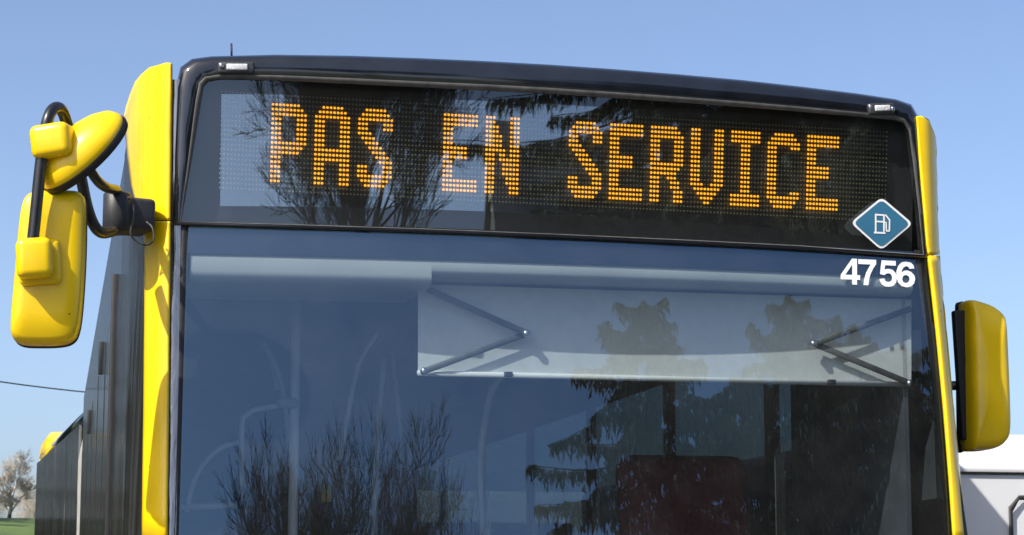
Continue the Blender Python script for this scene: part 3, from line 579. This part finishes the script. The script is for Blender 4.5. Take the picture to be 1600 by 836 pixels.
# ------------------------------------------------------------------ trees
BARK = mat('bark', (.045, .036, .028), .9, var=.35, scale=6, bump=.6, bscale=25)
TWIG = mat('pale_twigs', (.52, .47, .40), .9, var=.3, scale=3)
NEED = mat('spruce_needles', (.018, .034, .014), .75, var=.5, scale=1.2)
NEED2 = mat('hedge_leaves', (.05, .058, .018), .75, var=.5, scale=1.5)
def bare_tree(name, label, base, h, seed, spread=.5, m=BARK, depth=6, r0=None, group=None, fork=.3, leader=False, rad=None):
    rnd = random.Random(seed); t = thing(name, label, 'tree', base, group); tv, tf, cv, cf = [], [], [], []
    def seg(a, b, ra, rb, n, V, Fc):
        d = (b-a).normalized(); u = d.orthogonal().normalized(); w_ = d.cross(u); o = len(V)
        for p, r in ((a, ra), (b, rb)):
            for k in range(n): V.append(p+(u*math.cos(2*math.pi*k/n)+w_*math.sin(2*math.pi*k/n))*r)
        for k in range(n): Fc.append((o+k, o+(k+1) % n, o+n+(k+1) % n, o+n+k))
    def grow(p, d, L, r, lev):
        n = 9 if lev == 0 else (7 if lev < 2 else (5 if lev < 4 else 3)); steps = 9 if lev == 0 and leader else (4 if lev < 4 else 3); V, Fc = (tv, tf) if lev == 0 else (cv, cf)
        q = p; pts = []; wob = .35 if lev == 0 and leader else 1
        for i in range(steps):
            d2 = (d+Vector((rnd.gauss(0, .10*wob), rnd.gauss(0, .10*wob), rnd.gauss(.05, .06)))).normalized()
            e = q+d2*(L/steps); tp = .6 if lev == 0 and leader else .45; ra = r*(1-tp*i/steps); rb = r*(1-tp*(i+1)/steps)
            seg(q, e, ra, rb, n, V, Fc); q = e; d = d2; pts.append((q, d, rb))
        if lev >= depth: return
        kids = 9 if lev == 0 and leader else 4
        for i in range(kids):
            idx = min(len(pts)-1, int((fork if lev == 0 else .15)*steps+rnd.random()*(1-(fork if lev == 0 else .15))*steps)); pp, dd, rr = pts[idx]
            az = rnd.random()*6.283; tilt = rnd.uniform(.35, .8)*(.9 if lev else 1.0)*(spread/.5)
            u = dd.orthogonal().normalized(); w_ = dd.cross(u)
            nd = (dd*math.cos(tilt)+(u*math.cos(az)+w_*math.sin(az))*math.sin(tilt)+Vector((0, 0, 0.22))).normalized()
            grow(pp, nd, L*rnd.uniform(.52, .78)*(.45 if lev == 0 and leader else 1), max(.0075, rr*rnd.uniform(.5, .68)), lev+1)
        grow(pts[-1][0], d, L*(.22 if lev == 0 and leader else .72), max(.0075, pts[-1][2]*.9), lev+1)
    grow(Vector(base), Vector((0, 0, 1)), h*(.66 if leader else .36), r0 or h*.016, 0)
    B0 = Vector(base); kz = h/max(v.z-B0.z for v in cv)
    kr = kz if not rad else rad/sorted(math.hypot(v.x-B0.x, v.y-B0.y) for v in cv)[int(len(cv)*.985)]
    fit = lambda V: [B0+Vector(((v.x-B0.x)*kr, (v.y-B0.y)*kr, (v.z-B0.z)*kz)) for v in V]
    mk('trunk', fit(tv), tf, BARK, t); mk('crown', fit(cv), cf, m, t); return t
def conifer(name, label, base, h, rad, seed, group=None, m=NEED, z0=.12, droop=.35):
    rnd = random.Random(seed); t = thing(name, label, 'tree', base, group); b = Vector(base); cv, cf, lv, lf = [], [], [], []
    mk('trunk', *tube([b, b+Vector((0, 0, h*.5)), b+Vector((0, 0, h*.97))], (h*.016, .02), 8), BARK, t)
    z = z0*h
    while z < h*.985:
        f = (z/h-z0)/(1-z0); L = rad*(1-f)**.6*rnd.uniform(.6, 1.15)+.12; n = 7
        a0 = rnd.random()*6.28
        for k in range(n):
            a = a0+k*6.283/n+rnd.gauss(0, .2); l = L*rnd.uniform(.45, 1.25); dv = Vector((math.cos(a), math.sin(a), 0)); pv = Vector((-dv.y, dv.x, 0))
            tip = lambda s: b+Vector((0, 0, z))+dv*(l*s)+Vector((0, 0, -droop*l*s*(1-.55*s)+.02))
            vs, fs = tube([tip(0), tip(.5), tip(1)], (.035*(1-f)+.012, .006), 4, False); o = len(cv); cv.extend(vs); cf.extend([tuple(i+o for i in q) for q in fs])
            ns = max(6, int(l*14))
            for i in range(ns):
                s = .12+.88*(i+rnd.random())/ns; p = tip(s)
                for sd in (-1, 1):
                    ll = (.20+.34*(1-s))*min(1, .4+l*.3)*rnd.uniform(.6, 1.3); e = p+pv*sd*ll*.8+dv*ll*.5+Vector((0, 0, -ll*rnd.uniform(.2, .9)))
                    for j in range(3):
                        c = p.lerp(e, (j+.6)/3); wd = rnd.uniform(.03, .075); dr = Vector((rnd.gauss(0, .06), rnd.gauss(0, .06), -rnd.uniform(.06, .24))); sv = Vector((rnd.gauss(0, 1), rnd.gauss(0, 1), rnd.gauss(0, .4))).normalized()*wd
                        o = len(lv); lv.extend([c-sv, c+sv, c+sv*.3+dr]); lf.append((o, o+1, o+2))
                        o = len(lv); lv.extend([c, p.lerp(e, j/3), c+sv*.8]); lf.append((o, o+1, o+2))
        z += h*.026*rnd.uniform(.7, 1.3)+.05
    mk('branches', cv, cf, BARK, t); mk('crown', lv, lf, m, t, smooth=False); return t
def refl(px, py, disp, D):               # where a mirrored pixel lies at distance D in front of the glass
    p = S(px, py); d = ray(px, py); ny = 1; gx = 2*BOW*p.x/1.21; n = Vector((gx, -1, 0 if disp else LEAN)).normalized()
    r = d-2*d.dot(n)*n; t = D/math.hypot(r.x, r.y); return p+r*t
def base_of(p): return (p.x, p.y, 0)
q = refl(562, 340, True, 25); top = refl(560, 612, False, 25); bare_tree('bare_tree', 'tall leafless broadleaf tree standing across the yard from the bus nose', base_of(q), top.z*.99, 14, .58, BARK, 6, leader=True, fork=.64, r0=.36, rad=3.4)
q = refl(1000, 432, False, 27); conifer('spruce_tree', 'tall dark spruce with drooping boughs across the yard, beside the leafless tree', base_of(q), q.z, 8.5, 3)
q = refl(1225, 440, False, 29); conifer('spruce_tree', 'broad dark spruce across the yard, farther from the leafless tree', base_of(q), q.z, 9.5, 5)
q = refl(1400, 520, False, 30); conifer('spruce_tree', 'shorter bushy spruce at the end of the spruce row', base_of(q), q.z, 7, 8)
q = refl(1330, 250, True, 22); bare_tree('bare_shrub_tree', 'small twiggy olive-brown tree in front of the spruces', base_of(q), 8.5, 21, .7, mat('olive_twigs', (.12, .10, .045), .9, var=.3), 5, rad=5)
for i, (px, py, D, k, lab) in enumerate(((1150, 560, 31, .8, 'dark spruce filling the gap between the tall and the broad spruce'), (1330, 500, 34, 1.05, 'dark spruce behind the shorter bushy spruce'), (1470, 560, 28, .9, 'dark spruce past the end of the spruce row'))):
    src = bpy.data.objects['spruce_tree.001']; q = refl(px, py, False, D); hk = q.z/refl(1225, 440, False, 29).z
    o = src.copy(); C.objects.link(o); o.location = base_of(q); o.scale = (k, k, hk); o.rotation_euler.z = 1.7+2*i; o['label'] = lab
    for ch in src.children: c = ch.copy(); C.objects.link(c); c.parent = o
# house across the yard
STONE = mat('stone_wall', (.34, .32, .29), .85, var=.2, scale=3, bump=.3, bscale=12); SLATE = mat('slate_roof', (.05, .052, .058), .6, var=.3, scale=10, bump=.4, bscale=14)
ap = refl(772, 250, True, 36); rz = ap.z; hs = thing('stone_house', 'stone house with steep slate roof and gable chimney across the yard', 'house', (ap.x, ap.y, 0))
hw, hl, ez = 3.6, 13, rz-4.4
X, Y = ap.x, ap.y
mk('wall', [(X, Y-hw, 0), (X, Y+hw, 0), (X, Y+hw, ez), (X, Y, rz-.1), (X, Y-hw, ez), (X+hl, Y-hw, 0), (X+hl, Y+hw, 0), (X+hl, Y+hw, ez), (X+hl, Y, rz-.1), (X+hl, Y-hw, ez)], [(0, 1, 2, 3, 4), (5, 6, 7, 8, 9), (1, 6, 7, 2), (0, 5, 9, 4)], STONE, hs, smooth=False)
for s in (1, -1):
    mk('roof', [(X-.2, Y, rz), (X+hl+.2, Y, rz), (X+hl+.2, Y+s*(hw+.3), ez-.35), (X-.2, Y+s*(hw+.3), ez-.35), (X-.2, Y, rz+.12), (X+hl+.2, Y, rz+.12), (X+hl+.2, Y+s*(hw+.3), ez-.23), (X-.2, Y+s*(hw+.3), ez-.23)], [(0, 1, 2, 3), (4, 5, 6, 7), (0, 1, 5, 4), (1, 2, 6, 5), (2, 3, 7, 6), (3, 0, 4, 7)], SLATE, hs, smooth=False)
mk('chimney', *box(X-.1, X+.7, Y-.45, Y+.45, rz-.8, rz+.75, .03), STONE, hs, smooth=False)
for x in (2, 5, 8, 11):
    for z in (1.0, 3.4): mk('window', *box(X+x-.5, X+x+.5, Y+hw-.02, Y+hw+.04, z, z+1.3), SIDE, hs, smooth=False)
mk('door', *box(X+6.1, X+7, Y+hw-.02, Y+hw+.05, 0, 2.1), PLA, hs, smooth=False)
# trees along the side of the yard (mirrored in the flank of the bus) and behind it
proto = conifer('spruce_tree', 'dark spruce in the dense row along the kerb side of the yard', (-15, -6, 0), 10, 3.2, 51, 'spruces along the kerb side')
spots = [(-15.5, -1.5, .95), (-15, 3, 1.1), (-15.8, 7.2, .9), (-14.6, 11.5, 1.05), (-14, 15.5, .95), (-13, 19.5, 1.0), (-12, 23.5, .9), (-10.5, 27, 1.0), (-6.6, 31, 1.0), (-7.3, 38, 1.05), (-8.0, 46, 1.2), (-9.8, 56, 1.2)]
rs = random.Random(4)
for x, y, k in spots:
    o = proto.copy(); C.objects.link(o); o.location = (x, y, ground_z(x, y)); o.scale = (k, k, k); o.rotation_euler.z = rs.random()*6
    for ch in proto.children: c = ch.copy(); C.objects.link(c); c.parent = o
p = U(14, 822, 62); bt = bare_tree('bare_tree', 'small pale leafless tree on the grass bank behind the bus', (p.x, 62, ground_z(0, 62)-.1), 2.3, 77, .75, TWIG, 5, .07, fork=.1)
for i, (px, hh) in enumerate(((-25, 5), (36, 4.3), (62, 5), (95, 4.5), (-60, 5.5))):
    p = U(px, 815, 95); bare_tree('far_bare_tree', 'pale leafless tree in the far hedgerow beyond the grass bank', (p.x, 95+i*2, 3.7), hh*.72, 90+i, .8, TWIG, 5, .07, group='far hedgerow trees', fork=.05)
# overhead cable on poles
a, b = U(-120, 578, 45), U(330, 627, 48)
mid = (a+b)/2; cb = tag(mk('overhead_cable', *tube([a, a.lerp(b, .33)-Vector((0, 0, .10)), a.lerp(b, .66)-Vector((0, 0, .10)), b], .016, 6), RUB), 'thin overhead cable crossing the sky behind the bus', 'cable')
for p, lb in ((a, 'wooden pole carrying the cable, on the open side of the bus'), (b, 'wooden pole carrying the cable, hidden behind the bus')):
    tag(mk('cable_pole', *tube([Vector((p.x, p.y, ground_z(0, p.y)-.2)), Vector((p.x, p.y, p.z+.25))], (.13, .09), 10), BARK), lb, 'pole')
